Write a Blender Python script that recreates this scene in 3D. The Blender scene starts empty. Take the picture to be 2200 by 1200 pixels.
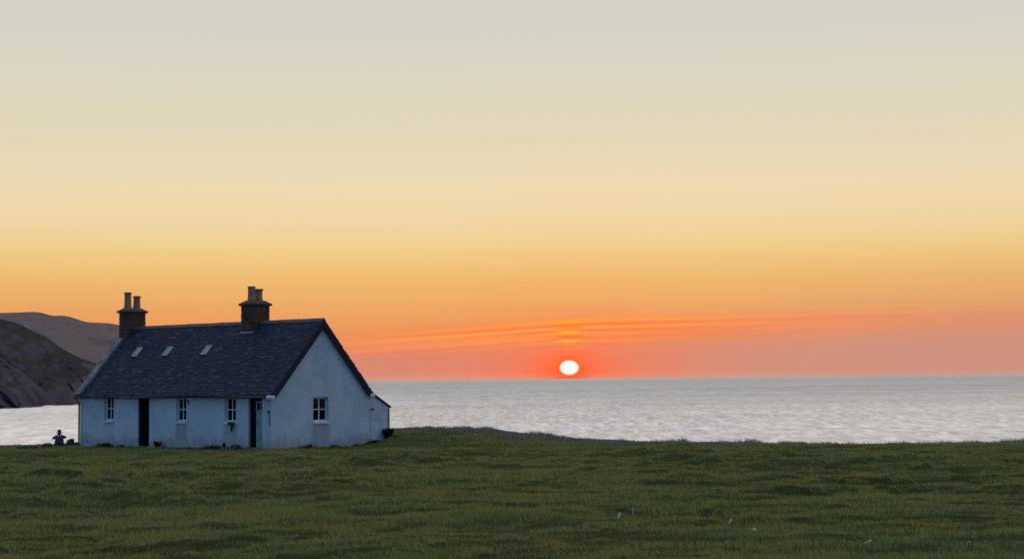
import bpy, bmesh, math, random
import numpy as np
from mathutils import Vector, Matrix

random.seed(7)
RNG = np.random.default_rng(11)
SC = bpy.context.scene
COL = SC.collection
R = math.radians


def lin(c):
    """sRGB 0-255 to linear"""
    o = []
    for v in c:
        v = v / 255.0
        o.append(v / 12.92 if v <= 0.04045 else ((v + 0.055) / 1.055) ** 2.4)
    return tuple(o)


# ------------------------------------------------------------------ camera
CAM_Z = 2.67
PITCH = math.atan(213.7 / 3408.0)
ROLL = math.atan(0.0106)
cam = bpy.data.cameras.new("camera")
cam.sensor_width = 36.0
cam.lens = 36.0 * 3408.0 / 2200.0
cam.clip_start = 0.1
cam.clip_end = 200000
cam_o = bpy.data.objects.new("camera", cam)
COL.objects.link(cam_o)
cam_o.matrix_world = (Matrix.Translation((0, 0, CAM_Z)) @ Matrix.Rotation(math.pi / 2 + PITCH, 4, 'X')
                      @ Matrix.Rotation(-ROLL, 4, 'Z'))
SC.camera = cam_o

# ------------------------------------------------------------------ view
SC.view_settings.view_transform = 'Standard'
SC.view_settings.look = 'None'
SC.view_settings.exposure = 0
SC.view_settings.gamma = 1
SC.cycles.use_denoising = False
SC.cycles.max_bounces = 6
SC.cycles.transparent_max_bounces = 8

# ------------------------------------------------------------------ sun
SUN_EL = R(0.39)
SUN_AZ = math.atan2(0.03542, 0.99935)          # east of +Y
sun_dir = Vector((math.sin(SUN_AZ) * math.cos(SUN_EL), math.cos(SUN_AZ) * math.cos(SUN_EL), math.sin(SUN_EL)))
sl = bpy.data.lights.new("sun", 'SUN')
sl.energy = 0.05
sl.color = (1.0, 0.22, 0.10)
sl.angle = R(0.5)
sun_o = bpy.data.objects.new("sun", sl)
COL.objects.link(sun_o)
sun_o.rotation_euler = sun_dir.to_track_quat('Z', 'Y').to_euler()
sun_o.location = (0, 0, 60)


# ------------------------------------------------------------------ node helper
class X:
    """tiny expression builder over shader math nodes"""
    nt = None

    def __init__(s, v):
        s.v = v

    @staticmethod
    def op(name, *a, clamp=False):
        n = X.nt.nodes.new('ShaderNodeMath')
        n.operation = name
        n.use_clamp = clamp
        for i, q in enumerate(a):
            q = q.v if isinstance(q, X) else q
            if isinstance(q, (int, float)):
                n.inputs[i].default_value = q
            else:
                X.nt.links.new(q, n.inputs[i])
        return X(n.outputs[0])

    def __add__(s, o): return X.op('ADD', s, o)
    __radd__ = __add__
    def __sub__(s, o): return X.op('SUBTRACT', s, o)
    def __rsub__(s, o): return X.op('SUBTRACT', o, s)
    def __mul__(s, o): return X.op('MULTIPLY', s, o)
    __rmul__ = __mul__
    def __truediv__(s, o): return X.op('DIVIDE', s, o)


def gauss(x, w):
    q = x / w
    return X.op('EXPONENT', q * q * -1.0)


def smooth(x, a, b):
    n = X.nt.nodes.new('ShaderNodeMapRange')
    n.interpolation_type = 'SMOOTHSTEP'
    X.nt.links.new(x.v, n.inputs[0])
    n.inputs[1].default_value = a
    n.inputs[2].default_value = b
    n.inputs[3].default_value = 0
    n.inputs[4].default_value = 1
    return X(n.outputs[0])


def mixc(fac, a, b, mode='MIX'):
    n = X.nt.nodes.new('ShaderNodeMix')
    n.data_type = 'RGBA'
    n.blend_type = mode
    n.clamp_factor = True
    for i, q in ((0, fac), (6, a), (7, b)):
        q = q.v if isinstance(q, X) else q
        if isinstance(q, (int, float)):
            n.inputs[i].default_value = q
        elif isinstance(q, tuple):
            n.inputs[i].default_value = (q[0], q[1], q[2], 1)
        else:
            X.nt.links.new(q, n.inputs[i])
    return n.outputs[2]


def ramp(x, stops, interp='LINEAR'):
    n = X.nt.nodes.new('ShaderNodeValToRGB')
    cr = n.color_ramp
    cr.interpolation = interp
    while len(cr.elements) < len(stops):
        cr.elements.new(0.5)
    for e, (p, c) in zip(cr.elements, stops):
        e.position = p
    for e, (p, c) in zip(cr.elements, stops):
        e.position = p
        e.color = (c[0], c[1], c[2], 1)
    X.nt.links.new(x.v if isinstance(x, X) else x, n.inputs[0])
    return n.outputs[0]


def noise(vec, scale, detail=3, rough=0.55, dist=0.0):
    n = X.nt.nodes.new('ShaderNodeTexNoise')
    n.inputs['Scale'].default_value = scale
    n.inputs['Detail'].default_value = detail
    n.inputs['Roughness'].default_value = rough
    n.inputs['Distortion'].default_value = dist
    if vec is not None:
        X.nt.links.new(vec, n.inputs['Vector'])
    return X(n.outputs[0])


def combine(x, y, z):
    n = X.nt.nodes.new('ShaderNodeCombineXYZ')
    for i, q in enumerate((x, y, z)):
        q = q.v if isinstance(q, X) else q
        if isinstance(q, (int, float)):
            n.inputs[i].default_value = q
        else:
            X.nt.links.new(q, n.inputs[i])
    return n.outputs[0]


# ------------------------------------------------------------------ world: dusk sky by direction
world = bpy.data.worlds.new("World")
SC.world = world
world.use_nodes = True
X.nt = world.node_tree
X.nt.nodes.clear()
tc = X.nt.nodes.new('ShaderNodeTexCoord')
sep = X.nt.nodes.new('ShaderNodeSeparateXYZ')
X.nt.links.new(tc.outputs['Generated'], sep.inputs[0])
dx, dy, dz = (X(sep.outputs[i]) for i in range(3))
el = X.op('ARCSINE', dz) * (180 / math.pi)                       # degrees
az = X.op('ARCTAN2', dx, dy) * (180 / math.pi)                   # degrees from +Y
SAZ = math.degrees(SUN_AZ)
SEL = math.degrees(SUN_EL)
daz = az - SAZ
elc = X.op('MAXIMUM', el, 0.0)
t = X.op('SQRT', elc / 90.0)


def stops(tab):
    return [(math.sqrt(e / 90.0), lin(c)) for e, c in tab]


front = ramp(t, stops([(0, (224, 141, 116)), (0.5, (214, 134, 113)), (1.1, (219, 136, 106)), (1.6, (227, 145, 94)),
                       (2.1, (232, 156, 94)), (2.8, (234, 170, 104)), (3.6, (236, 184, 112)), (4.5, (238, 201, 134)),
                       (5.3, (238, 211, 158)), (7, (235, 216, 178)), (8.6, (226, 214, 184)), (10, (221, 213, 190)),
                       (11.8, (215, 211, 196)), (13.4, (212, 210, 200)), (18, (222, 221, 216)), (26, (232, 232, 230)), (38, (236, 236, 236)),
                       (60, (246, 245, 243)), (90, (236, 237, 240))]), 'CARDINAL')
rear = ramp(t, stops([(0, (80, 118, 162)), (3, (86, 128, 174)), (10, (88, 144, 200)), (25, (82, 144, 206)),
                      (45, (92, 144, 200)), (68, (165, 186, 210)), (90, (236, 237, 240))]))
fr = smooth(X.op('COSINE', daz * (math.pi / 180)), -0.35, 0.85)
sky = mixc(fr, rear, front)
# duller rose air low down, away from the sun on the right
low = X.op('EXPONENT', elc * -0.75)
sky = mixc(smooth(daz, 2.0, 14.0) * low * 1.1, sky, lin((184, 149, 138)))
# red glow round the setting sun
glow = gauss(daz, 3.3) * X.op('EXPONENT', elc * -0.7)
sky = mixc(glow * 0.9, sky, lin((254, 116, 76)))
sky = mixc(gauss(daz, 1.25) * gauss(el - 0.4, 0.8) * 0.85, sky, lin((255, 106, 58)))
# thin bars of cloud, slightly tilted
eb = el - X.op('MINIMUM', daz, 0.0) * 0.055 - daz * 0.010
wav = noise(combine(az * 0.10, eb * 1.2, 3.1), 1.0, 3, 0.55) - 0.5
ebw = eb + wav * 0.07
ext = gauss(daz - 0.5, 9.5)
# a soft warm bank, sharp on its upper side
body = smooth(ebw, 1.05, 1.6) * (1.0 - smooth(ebw, 2.0, 2.32))
sky = mixc((1.0 - smooth(ebw, 1.95, 2.3)) * smooth(daz, 1.0, 9.0) * 0.55, sky, lin((214, 144, 116)))
sky = mixc(body * ext * 0.62, sky, lin((250, 128, 76)))
sky = mixc(gauss(ebw - 2.1, 0.05) * smooth(daz, -6.0, 2.0) * 0.45, sky, lin((244, 158, 106)))
fine = noise(combine(az * 0.11, ebw * 6.5, 0.7), 1.0, 5, 0.62)
bars = smooth(fine, 0.46, 0.62) * gauss(ebw - 1.65, 0.45)
sky = mixc(bars * gauss(daz, 8.0) * 0.6, sky, lin((255, 158, 92)))
drk = (1.0 - smooth(fine, 0.34, 0.48)) * gauss(ebw - 1.65, 0.4)
sky = mixc(drk * gauss(daz, 6.0) * 0.45, sky, lin((240, 104, 64)))
for c0, w0, k0, col in ((2.06, 0.05, 6.5, (255, 158, 62)), (1.84, 0.05, 7.5, (255, 160, 84)), (1.92, 0.035, 4.5, (246, 118, 60)),
                        (1.72, 0.035, 3.5, (244, 108, 58)), (1.62, 0.05, 3.4, (255, 150, 70)), (1.34, 0.045, 2.8, (255, 148, 72)), (1.12, 0.03, 0.9, (255, 134, 92))):
    ln = gauss(ebw - c0, w0) * gauss(daz, k0)
    sky = mixc(ln * 0.85, sky, lin(col))
for c0, w0, k0, col in ((2.02, 0.05, 0.62, (255, 166, 24)), (1.66, 0.055, 0.45, (255, 184, 40)), (1.34, 0.05, 0.36, (255, 190, 66)), (1.22, 0.03, 0.3, (255, 160, 60))):
    ln = gauss(el - c0, w0) * gauss(daz, k0)
    sky = mixc(ln, sky, lin(col))
for c0, w0, k0 in ((1.50, 0.05, 0.6), (1.84, 0.05, 0.5), (1.28, 0.02, 0.35)):
    sky = mixc(gauss(el - c0, w0) * gauss(daz, k0) * 0.75, sky, lin((250, 104, 18)))
sky = mixc(smooth(X.op('ABSOLUTE', daz + 1.0), 3.5, 13.0) * (1.0 - smooth(ebw, 0.85, 1.75)) * 0.6, sky, lin((200, 146, 128)))
sky = mixc(gauss(elc, 0.14) * 0.45, sky, lin((216, 158, 140)))
sky = mixc(gauss(daz, 0.75) * gauss(el - 0.1, 0.42) * 0.9, sky, lin((255, 92, 52)))
# the disc, flattened by the air near the horizon
qx = daz / 0.335
qy = (el - SEL) / X.op('ADD', 0.255, 0.0)
rr = X.op('SQRT', qx * qx + qy * qy)
sky = mixc(gauss(X.op('MAXIMUM', rr - 0.9, 0.0), 0.55) * 0.8, sky, lin((255, 96, 30)))
sky = mixc(1.0 - smooth(rr, 0.90, 1.18), sky, lin((255, 190, 110)))
disc = 1.0 - smooth(rr, 0.84, 1.02)
sky = mixc(disc, sky, (1.25, 1.2, 1.1))
sky = mixc(smooth(el, -0.35, -0.05), lin((52, 56, 50)), sky)
bg = X.nt.nodes.new('ShaderNodeBackground')
X.nt.links.new(sky, bg.inputs[0])
bg.inputs[1].default_value = 1.0
# the physical sky at the same sun height adds its share of blue from above
nis = X.nt.nodes.new('ShaderNodeTexSky')
nis.sky_type = 'NISHITA'
nis.sun_disc = False
nis.sun_elevation = SUN_EL
nis.sun_rotation = SUN_AZ
bg2 = X.nt.nodes.new('ShaderNodeBackground')
X.nt.links.new(nis.outputs[0], bg2.inputs[0])
bg2.inputs[1].default_value = 0.003
ad = X.nt.nodes.new('ShaderNodeAddShader')
X.nt.links.new(bg.outputs[0], ad.inputs[0])
X.nt.links.new(bg2.outputs[0], ad.inputs[1])
wo = X.nt.nodes.new('ShaderNodeOutputWorld')
X.nt.links.new(ad.outputs[0], wo.inputs[0])


# ------------------------------------------------------------------ numpy noise
def _hash(ix, iy, seed):
    h = (ix.astype(np.int64) * 374761393 + iy.astype(np.int64) * 668265263 + seed * 1442695041) & 0xffffffff
    h = ((h ^ (h >> 13)) * 1274126177) & 0xffffffff
    return ((h ^ (h >> 16)) & 0xffff) / 65535.0


def vnoise(x, y, seed=0):
    ix, iy = np.floor(x), np.floor(y)
    fx, fy = x - ix, y - iy
    fx = fx * fx * fx * (fx * (fx * 6 - 15) + 10)
    fy = fy * fy * fy * (fy * (fy * 6 - 15) + 10)
    a, b = _hash(ix, iy, seed), _hash(ix + 1, iy, seed)
    c, d = _hash(ix, iy + 1, seed), _hash(ix + 1, iy + 1, seed)
    return (a * (1 - fx) + b * fx) * (1 - fy) + (c * (1 - fx) + d * fx) * fy - 0.5


def fbm(x, y, octs=4, seed=0, gain=0.5):
    s, a, f = 0.0, 1.0, 1.0
    for i in range(octs):
        s = s + a * vnoise(x * f + i * 17.3, y * f - i * 9.1, seed + i)
        a *= gain
        f *= 2.03
    return s


def sstep(x, a, b):
    q = np.clip((x - a) / (b - a), 0, 1)
    return q * q * (3 - 2 * q)


# ------------------------------------------------------------------ ground height
SEA_Z = -7.33
_cx = np.array([-9, -.3, -.24, -.10, -.084, -.078, -.064, -.0507, -.0156, .005, .028, .05, .087, .145, .2, .26, .33, 9])
_cz = np.array([-.16, -.12, -.10, -.04, .20, .43, .42, .40, .34, .14, -.05, -.15, -.25, -.38, -.50, -.61, -.60, -.60])


def ground_z(x, y):
    x = np.asarray(x, float)
    y = np.asarray(y, float)
    base = np.where(y < 62, 1.07 * (1 - y / 62.0), 0.0)
    base = np.where(y < -10, 1.07 * (1 + 10 / 62.0), base)
    zc = np.interp(x / np.maximum(y, 1.0), _cx, _cz)
    z = base + (zc - np.where(y < 62, base, 0)) * sstep(y, 60.5, 71.0)
    # the bank to the shore behind the crest
    over = np.maximum(y - 72.5, 0)
    z = z - np.where(over < 6, 0.018 * over ** 2, 0.018 * 36 + 0.216 * (over - 6))
    z = np.maximum(z, SEA_Z - 4)
    # long undulation, hummocks and tussocks; flat round the cottage
    dxh, dyh = x + 12.3, y - 68.0
    near_house = np.exp(-((dxh / 8.0) ** 2 + (dyh / 6.0) ** 2) ** 2)
    amp = (1 - 0.8 * near_house)
    amp = amp * (0.5 + 0.5 * sstep(y, 18, 32)) * (1 - 0.6 * sstep(y, 48, 66))
    h = 0.10 * fbm(x / 7.0, y / 7.0, 2, 5)
    n1 = fbm(x / 1.25 + 0.4 * fbm(x / 3, y / 3, 2, 31), y / 0.95, 3, 9, 0.55)
    h = h + 0.17 * np.maximum(n1, -0.12) * (0.55 + 0.9 * sstep(fbm(x / 9, y / 9, 2, 44), -0.25, 0.35))
    h = h + 0.035 * fbm(x / 0.33, y / 0.3, 2, 77)
    n2 = fbm(x / 1.1 + 0.5 * fbm(x / 2, y / 2, 2, 61), y / 1.5, 3, 88, 0.55)
    h = h + 0.085 * sstep(n2, -0.03, 0.06) * sstep(fbm(x / 6, y / 6, 2, 95), -0.35, 0.1)
    h = h + 0.07 * sstep(fbm(x / 1.9, y / 2.3, 3, 120, 0.5), 0.05, 0.15) - 0.085
    fade = 1 - sstep(y, 74, 90)
    return z + h * amp * fade


# ------------------------------------------------------------------ mesh helpers
class MB:
    def __init__(s):
        s.v, s.f = [], []

    def quad(s, *p):
        n = len(s.v)
        s.v += [tuple(q) for q in p]
        s.f.append(tuple(range(n, n + len(p))))

    poly = quad

    def box(s, a, b, M=None, bev=0.0):
        x0, y0, z0 = a
        x1, y1, z1 = b
        P = [(x0, y0, z0), (x1, y0, z0), (x1, y1, z0), (x0, y1, z0), (x0, y0, z1), (x1, y0, z1), (x1, y1, z1), (x0, y1, z1)]
        if M is not None:
            P = [tuple(M @ Vector(p)) for p in P]
        n = len(s.v)
        s.v += P
        for f in ((0, 3, 2, 1), (4, 5, 6, 7), (0, 1, 5, 4), (1, 2, 6, 5), (2, 3, 7, 6), (3, 0, 4, 7)):
            s.f.append(tuple(n + i for i in f))

    def lathe(s, prof, c=(0, 0, 0), seg=16, cap=True):
        n = len(s.v)
        for r, z in prof:
            for k in range(seg):
                a = 2 * math.pi * k / seg
                s.v.append((c[0] + r * math.cos(a), c[1] + r * math.sin(a), c[2] + z))
        for i in range(len(prof) - 1):
            for k in range(seg):
                k2 = (k + 1) % seg
                s.f.append((n + i * seg + k, n + i * seg + k2, n + (i + 1) * seg + k2, n + (i + 1) * seg + k))
        if cap:
            s.f.append(tuple(n + k for k in reversed(range(seg))))
            s.f.append(tuple(n + (len(prof) - 1) * seg + k for k in range(seg)))

    def tube(s, pts, rad, seg=8):
        n = len(s.v)
        pts = [Vector(p) for p in pts]
        for i, p in enumerate(pts):
            d = (pts[min(i + 1, len(pts) - 1)] - pts[max(i - 1, 0)]).normalized()
            a = d.orthogonal().normalized() if abs(d.z) > .9 else d.cross(Vector((0, 0, 1))).normalized()
            b = d.cross(a)
            r = rad[i] if isinstance(rad, (list, tuple)) else rad
            for k in range(seg):
                q = 2 * math.pi * k / seg
                s.v.append(tuple(p + a * (r * math.cos(q)) + b * (r * math.sin(q))))
        for i in range(len(pts) - 1):
            for k in range(seg):
                k2 = (k + 1) % seg
                s.f.append((n + i * seg + k, n + (i + 1) * seg + k, n + (i + 1) * seg + k2, n + i * seg + k2))
        s.f.append(tuple(n + k for k in range(seg)))
        s.f.append(tuple(n + (len(pts) - 1) * seg + k for k in reversed(range(seg))))

    def build(s, name, mat, parent=None, smooth=False, bevel=0.0, fixn=False):
        me = bpy.data.meshes.new(name)
        me.from_pydata(s.v, [], s.f)
        if bevel or fixn:
            bm = bmesh.new()
            bm.from_mesh(me)
            bmesh.ops.remove_doubles(bm, verts=bm.verts, dist=1e-5)
            bmesh.ops.recalc_face_normals(bm, faces=bm.faces)
            if bevel:
                bmesh.ops.bevel(bm, geom=[e for e in bm.edges if len(e.link_faces) == 2 and e.calc_face_angle(0) > .4],
                                offset=bevel, segments=2, affect='EDGES', profile=0.5)
            bm.to_mesh(me)
            bm.free()
        if smooth:
            me.polygons.foreach_set('use_smooth', [True] * len(me.polygons))
        if mat:
            me.materials.append(mat)
        me.update()
        o = bpy.data.objects.new(name, me)
        COL.objects.link(o)
        if parent:
            o.parent = parent
        return o


def np_mesh(name, V, F, mat, parent=None, smooth=False):
    """V (n,3), F (m,k) arrays"""
    me = bpy.data.meshes.new(name)
    m, k = F.shape
    me.vertices.add(len(V))
    me.vertices.foreach_set('co', V.astype(np.float32).ravel())
    me.loops.add(m * k)
    me.loops.foreach_set('vertex_index', F.astype(np.int32).ravel())
    me.polygons.add(m)
    me.polygons.foreach_set('loop_start', np.arange(0, m * k, k, dtype=np.int32))
    if smooth:
        me.polygons.foreach_set('use_smooth', np.ones(m, dtype=bool))
    me.update(calc_edges=True)
    if mat:
        me.materials.append(mat)
    o = bpy.data.objects.new(name, me)
    COL.objects.link(o)
    if parent:
        o.parent = parent
    return o


def grid_faces(nr, nc):
    i = np.arange(nr - 1)[:, None] * nc + np.arange(nc - 1)[None, :]
    i = i.ravel()
    return np.stack([i, i + 1, i + nc + 1, i + nc], 1)


def tag(o, label=None, cat=None, group=None, kind=None):
    if label: o['label'] = label
    if cat: o['category'] = cat
    if group: o['group'] = group
    if kind: o['kind'] = kind
    return o


def empty(name, loc=(0, 0, 0), rz=0.0):
    o = bpy.data.objects.new(name, None)
    COL.objects.link(o)
    o.empty_display_size = 0.2
    o.location = loc
    o.rotation_euler = (0, 0, rz)
    return o


def material(name):
    m = bpy.data.materials.new(name)
    m.use_nodes = True
    X.nt = m.node_tree
    p = X.nt.nodes['Principled BSDF']
    return m, p


def setc(p, c):
    c = c.v if isinstance(c, X) else c
    if isinstance(c, tuple):
        p.inputs['Base Color'].default_value = (c[0], c[1], c[2], 1)
    else:
        X.nt.links.new(c, p.inputs['Base Color'])


def coords(kind='Object'):
    return X.nt.nodes.new('ShaderNodeTexCoord').outputs[kind]


def position():
    return X.nt.nodes.new('ShaderNodeNewGeometry').outputs['Position']


def island():
    return X(X.nt.nodes.new('ShaderNodeNewGeometry').outputs['Random Per Island'])


def scaled(vec, s):
    n = X.nt.nodes.new('ShaderNodeMapping')
    X.nt.links.new(vec, n.inputs[0])
    n.inputs['Scale'].default_value = s
    return n.outputs[0]


def bump(p, h, strength, dist):
    n = X.nt.nodes.new('ShaderNodeBump')
    n.inputs['Strength'].default_value = strength
    n.inputs['Distance'].default_value = dist
    X.nt.links.new(h.v if isinstance(h, X) else h, n.inputs['Height'])
    X.nt.links.new(n.outputs[0], p.inputs['Normal'])


def plain(name, c, rough=0.7, var=0.25, scale=6.0, metal=0.0, bmp=0.0):
    m, p = material(name)
    v = noise(coords(), scale, 4, 0.6)
    d = tuple(q * (1 - var) for q in c)
    b = tuple(min(q * (1 + var), 1) for q in c)
    setc(p, ramp(v, [(0.3, d), (0.7, b)]))
    p.inputs['Roughness'].default_value = rough
    p.inputs['Metallic'].default_value = metal
    if bmp:
        bump(p, noise(coords(), scale * 4, 4, 0.6), 0.6, bmp)
    return m


# ------------------------------------------------------------------ materials
def mat_wall():
    m, p = material('limewash')
    c = coords()
    sp = X.nt.nodes.new('ShaderNodeSeparateXYZ')
    X.nt.links.new(c, sp.inputs[0])
    z = X(sp.outputs[2])
    big = noise(c, 0.9, 5, 0.6)
    col = ramp(big, [(0.28, (0.47, 0.50, 0.52)), (0.5, (0.59, 0.595, 0.595)), (0.72, (0.68, 0.66, 0.63))])
    mott = noise(c, 7.0, 5, 0.65)
    col = mixc(smooth(mott, 0.55, 0.75) * 0.28, col, (0.36, 0.38, 0.37))
    # vertical weather streaks
    st = noise(scaled(c, (5.0, 5.0, 0.35)), 1.0, 4, 0.6)
    col = mixc(smooth(st, 0.55, 0.78) * 0.35, col, (0.40, 0.38, 0.34))
    # splashed mud and algae along the foot, ragged
    rag = noise(scaled(c, (1.0, 1.0, 0.6)), 2.2, 6, 0.7)
    foot = 1.0 - smooth(z + (rag - 0.5) * -1.5, 0.12, 0.55)
    col = mixc(foot * 0.42, col, (0.26, 0.22, 0.17))
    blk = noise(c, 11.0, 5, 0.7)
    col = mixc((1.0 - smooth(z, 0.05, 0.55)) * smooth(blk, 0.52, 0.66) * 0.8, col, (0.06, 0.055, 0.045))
    x_, y_ = X(sp.outputs[0]), X(sp.outputs[1])
    rg = noise(c, 3.2, 5, 0.65) - 0.5
    on_front = 1.0 - smooth(y_, 0.01, 0.05)
    for xc, w_, k_, tone in ((-10.35, .36, .22, (0.40, 0.38, 0.36)), (-5.48, .36, .6, (0.31, 0.27, 0.235)), (-2.42, .42, .55, (0.36, 0.29, 0.27))):
        d_ = X.op('ABSOLUTE', x_ - xc) + rg * 0.28
        mk = (1.0 - smooth(d_, w_ - .06, w_ + .08)) * (1.0 - smooth(z + rg * 0.2, .90, .97)) * smooth(z + rg * 0.6, .05, .5) * on_front
        col = mixc(mk * k_, col, tone)
    d_ = X.op('ABSOLUTE', y_ - 2.69) + rg * 0.2
    on_gable = smooth(x_, -0.05, -0.01)
    mk = (1.0 - smooth(d_, .44, .54)) * (1.0 - smooth(z + rg * 0.15, .90, .96)) * smooth(z + rg * 0.7, .1, .5) * on_gable
    col = mixc(mk * 0.45, col, (0.33, 0.30, 0.265))
    # cracked render beside the near corner and over the doors
    crk = noise(scaled(c, (2.0, 2.0, 1.1)), 2.0, 5, 0.7) - 0.5
    ln_ = gauss(x_ + 0.20 + crk * 0.22, 0.030) * on_front * smooth(noise(c, 1.7, 3, 0.6), 0.40, 0.52)
    col = mixc(ln_ * 0.4, col, (0.2, 0.18, 0.17))
    damp = smooth(noise(scaled(c, (0.6, 0.6, 0.9)), 1.1, 5, 0.65), 0.5, 0.66)
    col = mixc(damp * 0.16, col, (0.36, 0.35, 0.31))
    # flaked spots
    fl = noise(c, 16.0, 3, 0.6)
    col = mixc(smooth(fl, 0.70, 0.76) * 0.55, col, (0.20, 0.18, 0.15))
    setc(p, col)
    p.inputs['Roughness'].default_value = 0.92
    p.inputs['Specular IOR Level'].default_value = 0.15
    h = noise(c, 3.0, 6, 0.65) * 0.7 + noise(c, 28.0, 4, 0.6) * 0.3
    bump(p, h, 0.9, 0.05)
    return m


def mat_slate():
    m, p = material('slate')
    c = coords()
    r = island()
    col = ramp(r, [(0.0, (0.023, 0.028, 0.044)), (0.45, (0.034, 0.040, 0.062)), (0.88, (0.045, 0.051, 0.076)), (1.0, (0.085, 0.09, 0.115))])
    n = noise(c, 1.3, 5, 0.6)
    col = mixc(smooth(n, 0.5, 0.7) * 0.4, col, (0.048, 0.043, 0.055))
    li = noise(c, 9.0, 5, 0.7)
    col = mixc(smooth(li, 0.62, 0.74) * 0.25, col, (0.13, 0.12, 0.11))
    setc(p, col)
    p.inputs['Roughness'].default_value = 0.8
    p.inputs['Specular IOR Level'].default_value = 0.12
    bump(p, noise(c, 25, 4, 0.6), 0.5, 0.01)
    return m


def mat_stone(name, a, b, moss=0.0, rough=0.9, sc=3.0):
    m, p = material(name)
    c = coords()
    col = ramp(noise(c, sc, 6, 0.65), [(0.3, a), (0.7, b)])
    if moss:
        col = mixc(smooth(noise(c, sc * 2.3, 5, 0.7), 0.5, 0.65) * moss, col, (0.06, 0.06, 0.03))
    setc(p, col)
    p.inputs['Roughness'].default_value = rough
    p.inputs['Specular IOR Level'].default_value = 0.2
    bump(p, noise(c, sc * 4, 6, 0.65), 0.8, 0.04)
    return m


def mat_glass():
    m = bpy.data.materials.new('window_glass')
    m.use_nodes = True
    X.nt = nt = m.node_tree
    nt.nodes.clear()
    tr = nt.nodes.new('ShaderNodeBsdfTransparent')
    tr.inputs[0].default_value = (0.75, 0.8, 0.8, 1)
    gl = nt.nodes.new('ShaderNodeBsdfGlossy')
    gl.inputs['Roughness'].default_value = 0.03
    fr_ = nt.nodes.new('ShaderNodeFresnel')
    fr_.inputs[0].default_value = 1.28
    mx = nt.nodes.new('ShaderNodeMixShader')
    nt.links.new(fr_.outputs[0], mx.inputs[0])
    nt.links.new(tr.outputs[0], mx.inputs[1])
    nt.links.new(gl.outputs[0], mx.inputs[2])
    ou = nt.nodes.new('ShaderNodeOutputMaterial')
    nt.links.new(mx.outputs[0], ou.inputs[0])
    return m


def mat_ground():
    m, p = material('pasture_soil')
    c = position()
    a = noise(c, 0.22, 4, 0.6)
    col = ramp(a, [(0.3, (0.042, 0.050, 0.017)), (0.5, (0.058, 0.064, 0.022)), (0.7, (0.085, 0.078, 0.030))])
    col = mixc(smooth(noise(c, 5.0, 5, 0.7), 0.45, 0.7) * 0.5, col, (0.05, 0.045, 0.022))
    setc(p, col)
    p.inputs['Roughness'].default_value = 1.0
    p.inputs['Specular IOR Level'].default_value = 0.0
    bump(p, noise(c, 14, 5, 0.7), 1.0, 0.05)
    return m


def mat_blades(name, cols, patch):
    """leaf colour per blade, and per patch of field"""
    m = bpy.data.materials.new(name)
    m.use_nodes = True
    X.nt = nt = m.node_tree
    nt.nodes.clear()
    c = position()
    r = island()
    col = ramp(r, cols)
    n = noise(c, 0.16, 4, 0.6)
    col = mixc(smooth(n, 0.42, 0.62) * 0.75, col, patch[0])
    n2 = noise(scaled(c, (1, 1, 1)), 0.75, 3, 0.6)
    col = mixc(smooth(n2, 0.5, 0.7) * 0.5, col, patch[1])
    df = nt.nodes.new('ShaderNodeBsdfDiffuse')
    tl = nt.nodes.new('ShaderNodeBsdfTranslucent')
    nt.links.new(col, df.inputs[0])
    nt.links.new(col, tl.inputs[0])
    mx = nt.nodes.new('ShaderNodeMixShader')
    mx.inputs[0].default_value = 0.45
    nt.links.new(df.outputs[0], mx.inputs[1])
    nt.links.new(tl.outputs[0], mx.inputs[2])
    ou = nt.nodes.new('ShaderNodeOutputMaterial')
    nt.links.new(mx.outputs[0], ou.inputs[0])
    return m


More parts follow.
